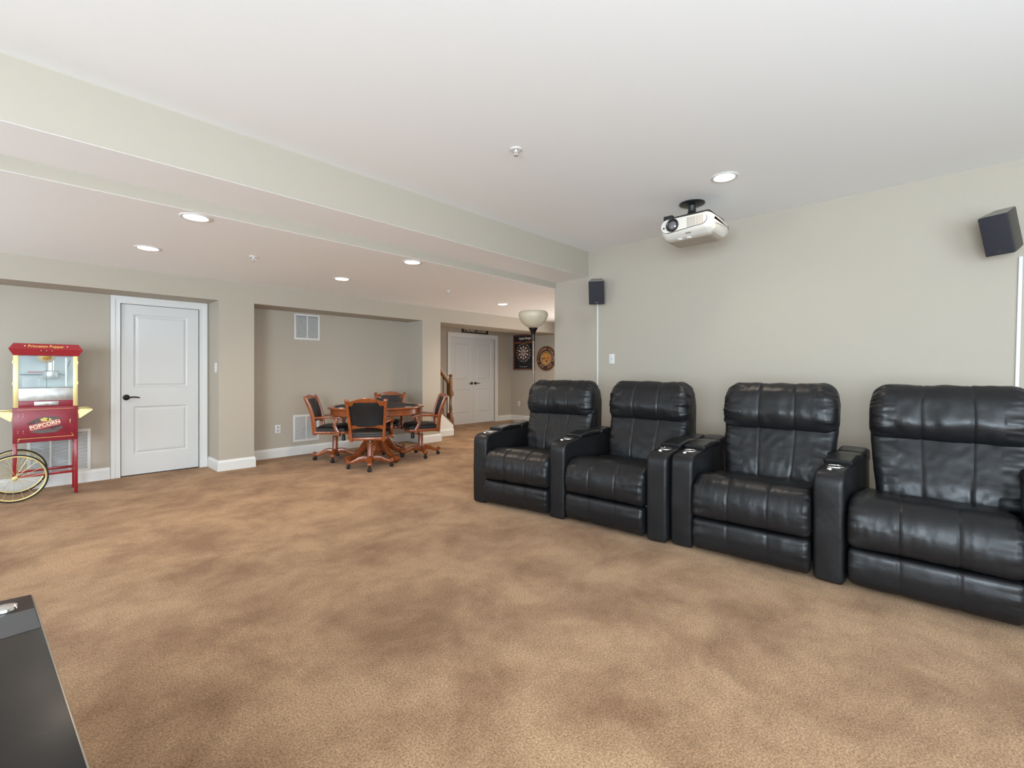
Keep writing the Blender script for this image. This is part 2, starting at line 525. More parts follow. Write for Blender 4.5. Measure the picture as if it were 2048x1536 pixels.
def lever(x, y, z, dirx, parent):
    b = B(); b.lathe([(.0, 0), (.034, 0), (.034, .004), (.030, .010), (.016, .013), (.012, .02), (.011, .05), (0, .05)], 24, M=T(x, y, z) @ RX(pi / 2))
    P = [(x, y - .045, z), (x + dirx * .02, y - .052, z), (x + dirx * .06, y - .052, z + .004), (x + dirx * .105, y - .046, z - .002), (x + dirx * .118, y - .042, z - .008)]
    b.tube(P, [.010, .010, .008, .008, .006], 10)
    return b.obj('door_handle', BRONZE, parent)


d = struct(slab(.753, 1.518, .012, 2.036, YD + .012).obj('door_1', DOORW, smooth=False)); lever(.80, YD + .012, .935, 1, d)
b = B(); casing(b, .749, 1.522, 2.036, YD); struct(b.obj('trim_1', WHITE, smooth=False))
d = struct(slab(6.624, 7.309, .015, 2.034, 8.165, .10).obj('door_2', DOORW, smooth=False)); lever(7.26, 8.165, .965, -1, d)
d = struct(slab(7.313, 7.998, .015, 2.034, 8.165, .10).obj('door_3', DOORW, smooth=False)); lever(7.37, 8.165, .965, 1, d)
b = B(); casing(b, 6.62, 8.0, 2.036, 8.15, .11); struct(b.obj('trim_2', WHITE, smooth=False))

# stairs ------------------------------------------------------
st = lambda x: .216 + (5.735 - x) * .83
b = B(); b.prism([(5.07, 0), (5.725, 0), (5.725, st(5.725) - .02), (5.07, st(5.07) - .02)], 6.97, 7.07)
struct(b.obj('wall_stair', mat('stair_skirt_white', (.74, .73, .71, 1), .5), smooth=False))
b = B()
for i in range(6): b.box(5.70 - .25 * (i + 1) + (0 if i else 0), 5.70 - .25 * i, 7.14, 8.13, 0, .19 * (i + 1), .012)
stp = b.obj('stair_flight', CARPET); tag(stp, 'carpeted flight of steps rising behind the white stair skirt', 'stairs')
b = B(); b.prism([(5.07, st(5.07) - .02), (5.737, st(5.737) - .02), (5.737, st(5.737)), (5.07, st(5.07))], 6.962, 7.078)
b.box(5.725, 5.739, 6.962, 7.078, 0, st(5.737))
RAILT = b
rail = thing('stair_railing', (5.69, 7.02, 0), 'brown wooden stair railing with turned newel post and black iron balusters', 'railing')
b.xf(T(-5.69, -7.02, 0)).obj('base_trim', OAK, rail, smooth=False)
b = B(); h = .046
b.box(-h, h, -h, h, .19, .43, .004); b.box(-h, h, -h, h, .77, 1.10, .004)
b.lathe([(.030, .42), (.040, .435), (.026, .45), (.030, .47), (.036, .50), (.030, .60), (.024, .68), (.022, .71), (.032, .725), (.024, .74), (.034, .76), (.036, .775)], 20)
b.lathe([(.046, 1.10), (.046, 1.112), (.026, 1.12), (.022, 1.135), (.036, 1.15), (.042, 1.165), (.034, 1.18), (.012, 1.19), (0, 1.192)], 20)
b.obj('newel_post', OAK, rail)
b = B(); sl = -.84
b.sect([(-.62, 0, 1.245 + .56 * .84 - .03), (-.045, 0, 1.03 + .0)], .062, .075, Vector((0, 1, 0)))
b.obj('handrail', OAK, rail)
for px in (-.085, -.182, -.285, -.39, -.50):
    b = B(); b.box(px - .006, px + .006, -.006, .006, st(5.69 + px) - .01, 1.03 + (-px - .045) * .84 * 1.04, 0)
    b.obj('baluster', IRON, rail, smooth=False)


# ------------------------------------------------------------------ vents, plates
def vent(x0, x1, z0, z1, nsec, label, pitch=.0145):
    t = thing('air_vent', ((x0 + x1) / 2, YD, z0), label, 'vent')
    w_, h_ = (x1 - x0), z1 - z0; e = .028
    f = B(); X0, X1 = -w_ / 2, w_ / 2
    f.box(X0, X0 + e, -.008, -.001, 0, h_, .002); f.box(X1 - e, X1, -.008, -.001, 0, h_, .002)
    f.box(X0 + e, X1 - e, -.008, -.001, 0, e, .002); f.box(X0 + e, X1 - e, -.008, -.001, h_ - e, h_, .002)
    for k in range(1, nsec):
        m = X0 + e + (w_ - 2 * e) * k / nsec; f.box(m - .008, m + .008, -.008, -.001, e, h_ - e)
    f.obj('frame', WHITE, t)
    B().box(X0 + e * .5, X1 - e * .5, -.002, -.001, e * .5, h_ - e * .5).obj('backing', GAP, t)
    s_ = B(); z = e + .004
    while z < h_ - e - .006:
        s_.prism([(-.0075, z), (-.0065, z - .001), (-.002, z + .006), (-.003, z + .007)], X0 + e, X1 - e, 'x'); z += pitch
    s_.obj('louver', WHITE, t, smooth=False)


vent(-.003, .49, .125, .60, 3, 'wide white louvered return vent low on the wall behind the popcorn cart')
vent(2.712, 3.095, 1.72, 2.105, 2, 'white louvered vent high on the niche wall under the soffit')
vent(2.697, 3.08, .195, .595, 2, 'white louvered vent low on the niche wall behind the left poker chair')


def outlet(loc, rot, label, kind):
    t = thing('wall_outlet' if kind == 'outlet' else 'light_switch', loc, label, 'outlet' if kind == 'outlet' else 'switch', rz=rot)
    B().box(-.038, .038, -.007, 0, -.060, .060, .003).obj('cover_plate', WHITE, t)
    if kind == 'outlet':
        for z in (.024, -.024):
            b = B(); b.lathe([(0, .0075), (.016, .0075), (.016, .009), (0, .009)], 20, M=T(0, 0, z) @ RX(pi / 2)); o = b.obj('socket', mat('socket_grey', (.45, .45, .44, 1), .5), t)
            B().box(-.007, -.005, -.0096, -.0088, z - .003, z + .006).box(.005, .007, -.0096, -.0088, z - .003, z + .006).obj('slot', GREYD, o, smooth=False)
    else:
        B().box(-.005, .005, -.016, -.006, -.004, .012, .001).obj('toggle', WHITE, t)
        B().box(-.007, .007, -.0085, -.006, -.014, .014, 0).obj('toggle_opening', mat('socket_grey', (.45, .45, .44, 1), .5), t)
        for z in (.03, -.03): B().lathe([(0, .007), (.003, .007), (.003, .0085), (0, .0085)], 10, M=T(0, 0, z) @ RX(pi / 2)).obj('screw', STEEL, t)


outlet((2.483, YD, .41), 0, 'white duplex outlet on the niche wall left of the poker table', 'outlet')
outlet((8.6, 7.865, .43), -pi / 2, 'small white outlet low on the far wall below the dartboard', 'outlet')
outlet((5.0, 3.002, 1.40), -pi / 2, 'white wall switch plate above the second recliner, right of the thin cable cover', 'switch')
outlet((1.63, 6.66, 1.29), -pi / 2, 'white toggle switch on the recess side beside the single door', 'switch')


# ------------------------------------------------------------------ ceiling fixtures
def downlight(x, y, z, label, power, first=[None]):
    if first[0] is None:
        t = thing('recessed_light', (x, y, z), label, 'ceiling light', 'recessed ceiling downlights')
        B().lathe([(.080, -.001), (.078, -.006), (.088, -.009), (.098, -.007), (.103, -.001)], 40, cap=False).obj('trim_ring', WHITE, t)
        B().lathe([(0, -.002), (.079, -.002), (.079, -.005), (.05, -.008), (0, -.009)], 40).obj('lens', GLOW, t)
        first[0] = t
    else:
        t = copy_tree(first[0]); t.location = (x, y, z); t['label'] = label
    l = bpy.data.lights.new('downlight_glow', 'SPOT'); l.energy = power; l.color = (1, .84, .66); l.spot_size = rad(150); l.spot_blend = .9; l.shadow_soft_size = .07
    o = bpy.data.objects.new('downlight_glow', l); o.location = (0, 0, -.02); o.parent = t; COL.objects.link(o)


PW = 26
downlight(3.826, 1.272, HA, 'recessed ceiling light nearest the projector, on the high ceiling', PW * .95)
downlight(.854, 4.02, HL, 'largest-looking lit downlight of the low ceiling, tucked against the step above the white door', PW)
downlight(.764, 5.341, HL, 'lit downlight of the low ceiling, leftmost of them and nearest the soffit', PW)
downlight(2.748, 4.02, HL, 'lit downlight against the ceiling step above the gap between lamp and poker table', PW)
downlight(2.65, 5.369, HL, 'lit downlight on the low ceiling in front of the poker table niche', PW)
downlight(5.488, 5.396, HL, 'farthest lit downlight of the low ceiling, beside the floor lamp bowl', PW * 2.6)


def sprinkler(x, y, z, label, first=[None]):
    if first[0] is None:
        t = thing('fire_sprinkler', (x, y, z), label, 'sprinkler', 'ceiling fire sprinklers')
        B().lathe([(.0, -.001), (.040, -.001), (.038, -.007), (.026, -.010), (.020, -.004), (0, -.004)], 28).obj('escutcheon', WHITE, t)
        b = B(); b.lathe([(0, -.004), (.011, -.004), (.010, -.020), (.006, -.022), (0, -.022)], 12)
        b.tube([(.009, 0, -.018), (.012, 0, -.032), (.004, 0, -.046)], .0025, 6); b.tube([(-.009, 0, -.018), (-.012, 0, -.032), (-.004, 0, -.046)], .0025, 6)
        b.obj('frame_arms', WHITE, t)
        B().lathe([(0, -.046), (.014, -.046), (.015, -.048), (0, -.049)], 16).obj('deflector', mat('sprinkler_grey', (.5, .5, .5, 1), .4, .3), t)
        first[0] = t
    else:
        t = copy_tree(first[0]); t.location = (x, y, z); t['label'] = label


sprinkler(2.345, 2.173, HA, 'white pendant sprinkler head on the high ceiling left of the projector')
sprinkler(1.538, 4.973, HL, 'white sprinkler head on the low ceiling left of the niche, between two downlights')
sprinkler(4.059, 5.054, HL, 'tiny white sprinkler head on the low ceiling, nearest the farthest downlight')

# ------------------------------------------------------------------ projector
t = thing('ceiling_projector', (4.19, 1.65, HA), 'off-white home theater projector hanging from a black ceiling mount', 'projector')
C0 = (-.24, 0)      # front plane local x
prof = [(-.235, .06, .05), (-.235, -.07, .06), (-.17, -.115, .05), (.10, -.115, .06), (.215, -.07, .05), (.215, .06, .05), (.0, .075, .08), (-.18, .07, .04)]
body = sweep(prof, .475, .07, 40, 80, M=T(0, 0, -.25)); body.obj('body', PROJ, t)
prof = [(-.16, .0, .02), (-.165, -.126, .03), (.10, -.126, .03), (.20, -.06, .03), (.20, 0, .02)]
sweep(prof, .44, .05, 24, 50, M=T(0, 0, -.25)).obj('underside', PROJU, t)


def oval(y0, y1, z0, z1, n=14):
    """asymmetric pill outline in (y,z), big on the +y side"""
    R1 = (z1 - z0) / 2; R2 = R1 * .78; cz = (z0 + z1) / 2; out = []
    for k in range(n + 1): a = pi / 2 - pi * k / n; out.append((y1 - R1 + R1 * cos(a), cz + R1 * sin(a)))
    for k in range(n + 1): a = -pi / 2 - pi * k / n; out.append((y0 + R2 + R2 * cos(a), cz + .008 + R2 * sin(a)))
    return out


o_ = oval(-.195, .215, -.066, .058)
B().prism(o_, -.2425, -.215, 'x', M=T(0, 0, -.25)).obj('front_outline', GREYD, t)
o_ = oval(-.192, .212, -.063, .055)
fp = B().prism(o_, -.2445, -.215, 'x', M=T(0, 0, -.25)).obj('front_panel', PROJ, t)
LN = T(-.244, .105, -.253) @ RY(-pi / 2)
B().lathe([(.036, .0), (.056, .0), (.058, .010), (.053, .016), (.044, .012), (.036, -.0)], 32, M=LN, cap=False).obj('lens_ring', BLACKP, t)
B().lathe([(0, .004), (.037, .002), (.030, .008), (.014, .011), (0, .012)], 28, M=LN).obj('lens', mat('lens_glass', (.25, .25, .27, 1), .08, .6), t)
b = B()
for i in range(11):
    y = -.03 - i * .013; b.box(-.2465, -.2435, y - .0028, y + .0028, -.298, -.212)
b.obj('exhaust_grille', mat('grille_slots', (.30, .26, .22, 1), .6), t, smooth=False)
B().box(-.247, -.243, .178, .192, -.275, -.257, .001).obj('sensor_window', GREYD, t)
b = B(); b.box(-.215, .16, -.20, .17, -.185, -.172, .003)
b.box(-.22, -.17, .12, .20, -.20, -.150, .004); b.box(-.20, .10, .125, .165, -.185, -.165, .003); b.box(-.20, -.1, -.20, -.15, -.19, -.172, .003)
b.obj('mount_bracket', BLACKP, t)
b = B(); b.lathe([(0, -.18), (.052, -.18), (.054, -.11), (.046, -.105), (.040, -.085), (.034, -.08), (.034, -.03), (.04, -.022), (.10, -.014), (.112, -.008), (.112, -.001), (0, -.001)], 36, M=T(.03, .04, 0))
b.obj('ceiling_plate', BLACKP, t)
for dy in (.07, -.01):
    B().lathe([(0, -.098), (.022, -.098), (.024, -.09), (.010, -.085), (0, -.085)], 18, M=T(-.16, dy, -.275) @ RY(0)).obj('foot', WHITE, t)
text('lettering', 'EPSON', .016, GREYD, t, T(-.228, -.03, -.343) @ RZ(-pi / 2) @ RX(pi / 2 + .45), .0008)


# ------------------------------------------------------------------ wall speakers
def speaker(loc, yaw, pitch, w_, h_, d_, label, wall):
    t = thing('wall_speaker', loc, label, 'speaker', 'wall-mounted surround speakers', rz=0)
    M = RZ(yaw) @ RY(pitch)
    hw, hh = w_ / 2, h_ / 2
    # cabinet: outline in plan (x back, y across), wider at the front, tapering to the back
    pl = [(.012, -hw), (.045, -hw), (d_, -hw * .74), (d_, hw * .74), (.045, hw), (.012, hw)]
    B().prism(pl, -hh, hh, 'z', .004, M=M).obj('cabinet', SPK, t)
    B().prism([(p[0] + (.01 if p[0] < .03 else -.004), p[1] * .94) for p in pl], hh - .001, hh + .004, 'z', .001, M=M).obj('top_panel', SPKT, t)
    B().box(-.004, .013, -hw - .001, hw + .001, -hh, hh, .005, 3, M=M).obj('grille', GRILLE, t)
    B().prism([(-.020, -hh + .032), (0, -hh + .020), (.020, -hh + .032), (.006, -hh + .028), (-.006, -hh + .028)][::-1], -.0085, -.0035, 'x', M=M).obj('badge', CHROME, t, smooth=False)
    # bracket: ball arm to wall plate
    tip = M @ Vector((d_ - .004, 0, 0)); wx = wall - loc[0]
    b = B(); b.tube([tip, tip + (Vector((wx, tip.y, tip.z)) - tip) * .5, (wx - .006, tip.y, tip.z)], .016, 10)
    b.lathe([(0, 0), (.022, 0), (.022, .02), (0, .02)], 16, M=M @ T(d_ - .006, 0, 0) @ RY(pi / 2))
    b.box(wx - .008, wx - .0005, tip.y - .03, tip.y + .03, tip.z - .05, tip.z + .05, .003)
    b.obj('bracket', BLACKP, t)
    return t


speaker((4.719, -.274, 2.203), -.428, -.406,   .150, .284, .195, 'black wall speaker near the right edge, turned and tilted down above the last recliner', 5.0)
speaker((4.80, 3.10, 2.205),   .53, -.42, .185, .285, .15, 'black wall speaker mounted beside the ceiling bulkhead left of the projector', 5.0)


def conduit(y0, z0, y1, z1, label):
    b = B(); b.sect([(4.992, y0, z0), (4.992, y1, z1)], .022, .014, Vector((0, 1, 0))); o = b.obj('cable_raceway', WHITE)
    tag(o, label, 'cable cover', 'white speaker cable covers')


conduit(3.206, .14, 3.206, 2.10, 'thin white cable cover running down the wall below the left speaker')
conduit(-.375, .14, -.415, 2.08, 'white cable cover running down the wall below the right-edge speaker')


# ------------------------------------------------------------------ recliners
def seams(y, pos, wdt=.006): return sum(exp(-((y - p) / wdt) ** 2) for p in pos)


def recliner(loc, rz, arms, label, seed, bx=0, bs=0, inner=.692):
    t = thing('recliner', loc, label, 'recliner', 'black leather theater recliners', rz=rz)
    SP = (-inner / 6, inner / 6)
    sd = seed * 7.3
    nz = lambda a, b_, c_=0: noise.noise(Vector((a + sd, b_ - sd, c_ + sd)))

    def wr(fs, fy, amp, pk, pl=.05, puff=.003, gr=.0045, diag=0):
        def f(y, s, d):
            o = amp * nz(y * fy + diag * s, s * fs, 1) * (.4 + .6 * abs(nz(y * 3, s * 3, 5)) * 2)
            o += .45 * amp * nz(y * fy * 2.3, s * fs * 2.2, 9)
            g = seams(y, SP)
            o += puff * min(1, min(abs(abs(y) - SP[1]), .09) / .09) - gr * g
            if d < .14:
                o += pk * nz(s * 24, y * 5, 3) * exp(-d / pl)
                o += pk * .6 * (nz(s * 55, y * 9, 7)) * exp(-d / (pl * .7))
            return o
        return f
    iw = inner - .008
    # seat cushion: long top, big front roll
    seat = [(-.058, .36, .12), (-.046, .243, .035), (.10, .240, .03), (.62, .26, .05), (.68, .46, .05), (.36, .485, .15), (.085, .528, .14), (-.035, .475, .11)]
    sweep(seat, iw, .038, 110, 150, wr(5, 20, .0035, .015), smo=14).obj('seat_cushion', LEATHER, t)
    fr = [(-.040, .238, .020), (-.050, .15, .06), (-.040, .07, .05), (-.012, .026, .022), (.07, .03, .02), (.07, .232, .02)]
    sweep(fr, iw - .004, .030, 100, 90, wr(7, 12, .002, .008, puff=.002, gr=.004), smo=10).obj('footrest', LEATHER, t)
    MB = T(bx, bs, 0)
    bk = [(.50, .43, .03), (.520, .56, .10), (.575, .70, .10), (.640, .87, .05), (.74, .90, .05), (.72, .45, .05)]
    sweep(bk, .745, .060, 110, 130, wr(9, 9, .006, .018, .09, diag=6), smo=8, taper=lambda z: .895 + .105 * min(1, max(0, (z - .48) / .33)) ** .8, M=MB).obj('backrest', LEATHER, t)
    hd = [(.600, .80, .06), (.562, .92, .13), (.612, 1.09, .11), (.71, 1.158, .09), (.82, 1.13, .08), (.84, .95, .10), (.76, .80, .06)]
    tp = lambda z: 1 - max(0, z - 1.0) ** 1.6 * 1.6
    sweep(hd, .755, .085, 120, 130, wr(6, 9, .006, .024, .08, puff=.004), smo=16, taper=tp, M=MB).obj('headrest', LEATHER, t)
    sh = [(.66, .10, .03), (.70, .50, .05), (.80, 1.07, .03), (.88, 1.08, .03), (.93, .95, .05), (.90, .10, .04)]
    sweep(sh, .69, .03, 20, 70, M=MB).obj('back_shell', LEATHER, t)
    B().box(.08, .80, -iw / 2 + .02, iw / 2 - .02, .03, .24, .01).obj('base_frame', BLACKP, t)
    for (ay, ar, ax) in arms:
        arm = [(.0, .012, .012), (-.004, .30, .1), (.004, .638, .075), (.16, .654, .05), (.88, .672, .05), (.90, .10, .03), (.88, .012, .012)]
        M = T(ax, ay, 0) @ RZ(ar)
        def fa(y, s, d): return .0025 * nz(y * 8, s * 6, 2) + .004 * (1 - (2 * y / .158) ** 2)
        a = sweep(arm, .156, .022, 30, 150, fa, M=M).obj('armrest', LEATHER, t)
        pad = [(.275, .650, .015), (.265, .684, .025), (.45, .700, .05), (.64, .690, .02), (.645, .65, .01)]
        sweep(pad, .160, .020, 26, 70, lambda y, s, d: .004 * (1 - (2 * y / .16) ** 2), M=M).obj('armrest_pad', LEATHER, a)
        pad = [(.655, .655, .01), (.652, .692, .02), (.80, .708, .05), (.905, .688, .03), (.90, .60, .02)]
        sweep(pad, .160, .020, 26, 60, lambda y, s, d: .004 * (1 - (2 * y / .16) ** 2), M=M).obj('armrest_pad', LEATHER, a)
        zt = .6570
        c_ = B(); c_.lathe([(.034, zt - .004), (.038, zt + .002), (.042, zt + .005), (.047, zt + .003), (.049, zt - .004)], 40, c=(.185, 0, 0), M=M, cap=False)
        c_.lathe([(.0335, zt - .006), (.0345, zt + .003)], 40, c=(.185, 0, 0), M=M, cap=False)
        c_.obj('cup_holder', CHROME, a)
        B().lathe([(0, zt - .002), (.0345, zt - .002), (.0345, zt - .001), (0, zt)], 32, c=(.185, 0, 0), M=M).obj('cup_well', BLACKP, a)
        B().lathe([(0, zt - .006), (.017, zt - .006), (.016, zt + .001), (.010, zt + .004), (0, zt + .005)], 20, c=(.105, .012, 0), M=M).obj('control_button', CHROME, a)
    return t


recliner((2.985, 2.765, 0), .145, [(.418, .05, 0), (-.410, -.07, 0)], 'black leather recliner farthest left, in front of the floor lamp', 1, .10, -.03)
recliner((3.095, 1.935, 0), .052, [(-.4265, 0, 0)], 'second black leather recliner from the left, below the wall switch', 2, .11, -.03)
recliner((3.180, .915, 0), .055, [(.4265, 0, 0), (-.4265, -.095, 0)], 'third black leather recliner from the left, with armrests on both sides', 3, .03, -.05)
recliner((3.228, .055, 0), .02, [(-.4265, -.055, 0)], 'black leather recliner nearest the camera, cut by the right edge', 4, 0, -.085)


# ------------------------------------------------------------------ floor lamp
t = thing('floor_lamp', (4.11, 3.53, 0), 'dark bronze torchiere floor lamp with frosted bowl, behind the leftmost recliner', 'floor lamp')
B().lathe([(0, 0), (.145, 0), (.15, .012), (.13, .026), (.05, .04), (.02, .06), (0, .06)], 40).obj('base', BRONZE, t)
B().lathe([(.0125, .05), (.0125, 1.62), (0, 1.62)], 20).obj('pole', mat('lamp_pole', (.11, .085, .07, 1), .22, .9), t)
B().lathe([(.0125, 1.60), (.022, 1.605), (.024, 1.63), (.022, 1.65), (.026, 1.68), (.036, 1.72), (.052, 1.742), (.054, 1.756), (.040, 1.76), (0, 1.76)], 32).obj('socket_cup', BRONZE, t)
o = [(.030, 1.752), (.055, 1.758), (.10, 1.785), (.142, 1.83), (.168, 1.875), (.176, 1.91), (.170, 1.935), (.158, 1.948)]
i_ = [(r - .005, z + .003) for r, z in o[::-1]]
B().lathe(o + i_ + [(0, 1.757)], 48, cap=False).obj('lamp_shade', LAMPGL, t)

# ------------------------------------------------------------------ poker table
t = thing('poker_table', (3.427, 5.884, 0), 'round cherry wood poker table with black playing top, between four swivel chairs', 'table')
B().lathe([(0, .742), (.575, .742), (.575, .752), (.60, .758), (.635, .760), (.652, .752), (.654, .738), (.645, .730), (.63, .728), (0, .728)], 72).obj('tabletop', CHERRY, t)
B().lathe([(0, .752), (.565, .752), (.562, .758), (.55, .760), (0, .760)], 72).obj('playing_surface', FELT, t)
b = B(); R = []
for z, r in ((.728, .617), (.715, .622), (.672, .617), (.656, .624)):
    R.append([Vector((r * cos(a * pi / 60), r * sin(a * pi / 60), z)) for a in range(120)])
R.append([Vector(((.615) * cos(a * pi / 60), .615 * sin(a * pi / 60), .650 - .008 * abs(sin(a * pi / 7.5)))) for a in range(120)])
R.append([Vector((.60 * cos(a * pi / 60), .60 * sin(a * pi / 60), .66)) for a in range(120)])
R.append([Vector((.60 * cos(a * pi / 60), .60 * sin(a * pi / 60), .728)) for a in range(120)])
b.rings(R, cap=False).obj('apron', CHERRY, t)
for k in range(8):
    a = k * pi / 4 + .2
    B().lathe([(.036, .756), (.040, .761), (.044, .762), (.047, .758)], 24, c=(.61 * cos(a), .61 * sin(a), .0015), cap=False).obj('cup_ring', STEEL, t)
B().lathe([(0, .09), (.10, .09), (.115, .13), (.085, .20), (.12, .28), (.13, .36), (.10, .46), (.07, .52), (.09, .56), (.16, .60), (.30, .64), (.30, .742), (0, .742)], 40).obj('pedestal', CHERRY, t)
for k in range(4):
    M = RZ(k * pi / 2 + .05)
    P = [(.05, 0, .30), (.13, 0, .275), (.21, 0, .20), (.28, 0, .115), (.36, 0, .075), (.43, 0, .055)]
    b = B(); b.sect(P, [.07, .07, .065, .06, .055, .055], [.09, .10, .085, .07, .06, .055], M=M)
    b.lathe([(0, -.035), (.045, -.035), (.048, 0), (.045, .035), (0, .035)], 20, M=M @ T(.44, 0, .048) @ RX(pi / 2))
    b.obj('leg', CHERRY, t)
    B().lathe([(0, 0), (.03, 0), (.032, .012), (0, .02)], 16, c=(0, 0, 0), M=M @ T(.44, 0, 0)).obj('foot_pad', RUBBER, t)


# ------------------------------------------------------------------ poker chairs
def poker_chair():
    t = thing('swivel_chair', (0, 0, 0), '', 'chair', 'poker table swivel chairs')
    # faces +x. base
    b = B(); b.lathe([(0, .075), (.045, .075), (.05, .10), (.047, .14), (.038, .16), (.036, .33), (.030, .335), (0, .335)], 28).obj('column', CHERRY, t)
    B().lathe([(.014, .33), (.014, .385), (.0, .385)], 14).obj('gas_lift', CHROME, t)
    for k in range(4):
        M = RZ(k * pi / 2 + .12)
        P = [(.03, 0, .115), (.08, 0, .128), (.13, 0, .122), (.18, 0, .098), (.23, 0, .080), (.265, 0, .078)]
        q = B(); q.sect(P, [.050, .048, .045, .042, .042, .044], [.075, .070, .062, .050, .042, .040], M=M)
        q.lathe([(0, -.024), (.024, -.024), (.028, 0), (.024, .024), (0, .024)], 18, M=M @ T(.272, 0, .094) @ RX(pi / 2))
        lg = q.obj('leg', CHERRY, t)
        q = B(); q.lathe([(0, -.020), (.022, -.020), (.025, -.014), (.025, -.004), (.020, 0), (.025, .004), (.025, .014), (.022, .020), (0, .020)], 18, M=M @ T(.268, 0, .025) @ RZ(.6 + k) @ RX(pi / 2))
        q.lathe([(0, .03), (.010, .03), (.010, .07), (0, .07)], 10, M=M @ T(.262, 0, 0))
        q.lathe([(0, 0), (.024, 0), (.026, .008), (.018, .022), (0, .026)], 14, M=M @ T(.262, 0, .032))
        q.obj('caster', RUBBER, lg)
    # mechanism
    b = B(); b.box(-.10, .12, -.07, .07, .362, .386, .005); b.box(.03, .075, -.03, .03, .33, .364, .004); b.obj('tilt_mechanism', BLACKP, t)
    B().lathe([(0, .265), (.024, .265), (.027, .29), (.022, .335), (.01, .365), (0, .365)], 16, M=T(.115, 0, 0)).obj('tension_knob', BLACKP, t)
    # seat frame and cushion
    def pl(hw_f, hw_b, x0, x1): return [(x0, -hw_b), (x0 + .02, -hw_b - .005), (x1 - .06, -hw_f), (x1 - .012, -hw_f + .035), (x1, -hw_f + .09), (x1, hw_f - .09), (x1 - .012, hw_f - .035), (x1 - .06, hw_f), (x0 + .02, hw_b + .005), (x0, hw_b)]
    B().prism(pl(.262, .215, -.235, .245), .384, .425, 'z', .008).obj('seat_frame', CHERRY, t)
    b = B(); rings = []
    out = [Vector((p[0], p[1])) for p in fillet([(x, y, .03) for x, y in pl(.25, .205, -.215, .238)], 4)]
    for ins, z in ((.0, .424), (-.004, .440), (.0, .458), (.015, .474), (.045, .488), (.10, .498), (.16, .500)):
        rings.append([Vector((v.x * (1 - ins / .24) + .01 * ins, v.y * (1 - ins / .24), z)) for v in out])
    b.rings(rings).obj('seat_cushion', LEATHER2, t)
    # back: stiles
    ST = [(-.215, .375), (-.225, .46), (-.232, .55), (-.25, .66), (-.285, .77), (-.325, .87), (-.338, .893)]
    hw = lambda z: .192 + (z - .38) * .075
    for sgn in (-1, 1):
        b = B(); b.sect([(x, sgn * hw(z), z) for x, z in ST], .036, [.056, .058, .056, .052, .048, .046, .038], Vector((0, 1, 0)))
        b.lathe([(0, -.021), (.020, -.021), (.024, 0), (.020, .021), (0, .021)], 16, M=T(-.336, sgn * hw(.89), .885) @ RX(pi / 2))
        b.obj('back_post', CHERRY, t)
    # crest rail, curved back in plan, arched on top
    def rail_(z0, arch, h0, h1, x0, name, n=16, lowarch=0):
        b = B(); R_ = []
        for k in range(n + 1):
            u = -1 + 2 * k / n; y = u * (hw(z0) - .012); cx_ = x0 - .030 * (1 - u * u)
            top = z0 + h0 + arch * (cos(u * pi) * .5 + .5) ** .7; bot = z0 + lowarch * (1 - u * u) - 0
            R_.append([Vector((cx_ - .014, y, bot)), Vector((cx_ + .014, y, bot)), Vector((cx_ + .014 - h1, y, top - .006)), Vector((cx_ + .006 - h1, y, top)), Vector((cx_ - .008 - h1, y, top)), Vector((cx_ - .014 - h1, y, top - .006))])
        b.rings(R_).obj(name, CHERRY, t, angle=35)
    rail_(.818, .045, .055, .024, -.303, 'crest_rail', lowarch=.004)
    rail_(.522, .012, .052, .010, -.226, 'lower_rail', lowarch=.032)
    b = B(); R_ = []
    nn = 14
    for side in (1, -1):
        pass
    rows = []
    for (x, z) in ((-.232, .562), (-.250, .65), (-.272, .73), (-.302, .80), (-.318, .862)):
        ring = []
        for k in range(nn + 1):
            u = -1 + 2 * k / nn; ring.append(Vector((x - .030 * (1 - u * u) + .016 * (1 - u ** 4) + .004, u * (hw(z) - .020), z)))
        for k in range(nn + 1):
            u = 1 - 2 * k / nn; ring.append(Vector((x - .030 * (1 - u * u) - .014 * (1 - u ** 4) - .004, u * (hw(z) - .020), z)))
        rows.append(ring)
    b.rings(rows).obj('back_pad', LEATHER2, t)
    # arms
    for sgn in (-1, 1):
        b = B()
        P = [(-.235, sgn * .205, .605), (-.15, sgn * .225, .612), (-.05, sgn * .25, .618), (.05, sgn * .262, .620), (.12, sgn * .265, .614), (.15, sgn * .264, .604)]
        b.sect(P, [.032, .040, .048, .054, .052, .044], [.030, .030, .028, .028, .030, .034])
        b.lathe([(0, -.026), (.022, -.026), (.025, 0), (.022, .026), (0, .026)], 16, M=T(.148, sgn * .264, .598) @ RX(pi / 2))
        b.sect([(.06, sgn * .262, .612), (.085, sgn * .262, .58), (.070, sgn * .262, .55), (.055, sgn * .262, .51), (.075, sgn * .264, .46), (.10, sgn * .266, .42), (.105, sgn * .268, .385)],
               .030, [.05, .046, .044, .046, .050, .048, .044], Vector((0, 1, 0)))
        b.lathe([(0, -.019), (.026, -.019), (.030, 0), (.026, .019), (0, .019)], 16, M=T(.104, sgn * .270, .392) @ RX(pi / 2))
        b.obj('armrest', CHERRY, t)
    return t


TB = (3.427, 5.884)
ch = poker_chair()
CH = [((3.030, 5.370), 'cherry swivel chair with its back to the camera, in front of the poker table'),
      ((2.985, 6.25), 'cherry swivel chair at the left end of the poker table, beside the low wall vent'),
      ((3.975, 5.60), 'cherry swivel chair at the right end of the poker table, near the stair newel'),
      ((3.80, 6.27), 'cherry swivel chair on the wall side of the poker table, mostly hidden by it')]
for i, ((x, y), lab) in enumerate(CH):
    c_ = ch if i == 0 else copy_tree(ch)
    c_.location = (x, y, 0); c_.rotation_euler = (0, 0, math.atan2(TB[1] - y, TB[0] - x)); c_['label'] = lab
CHAIRS = True

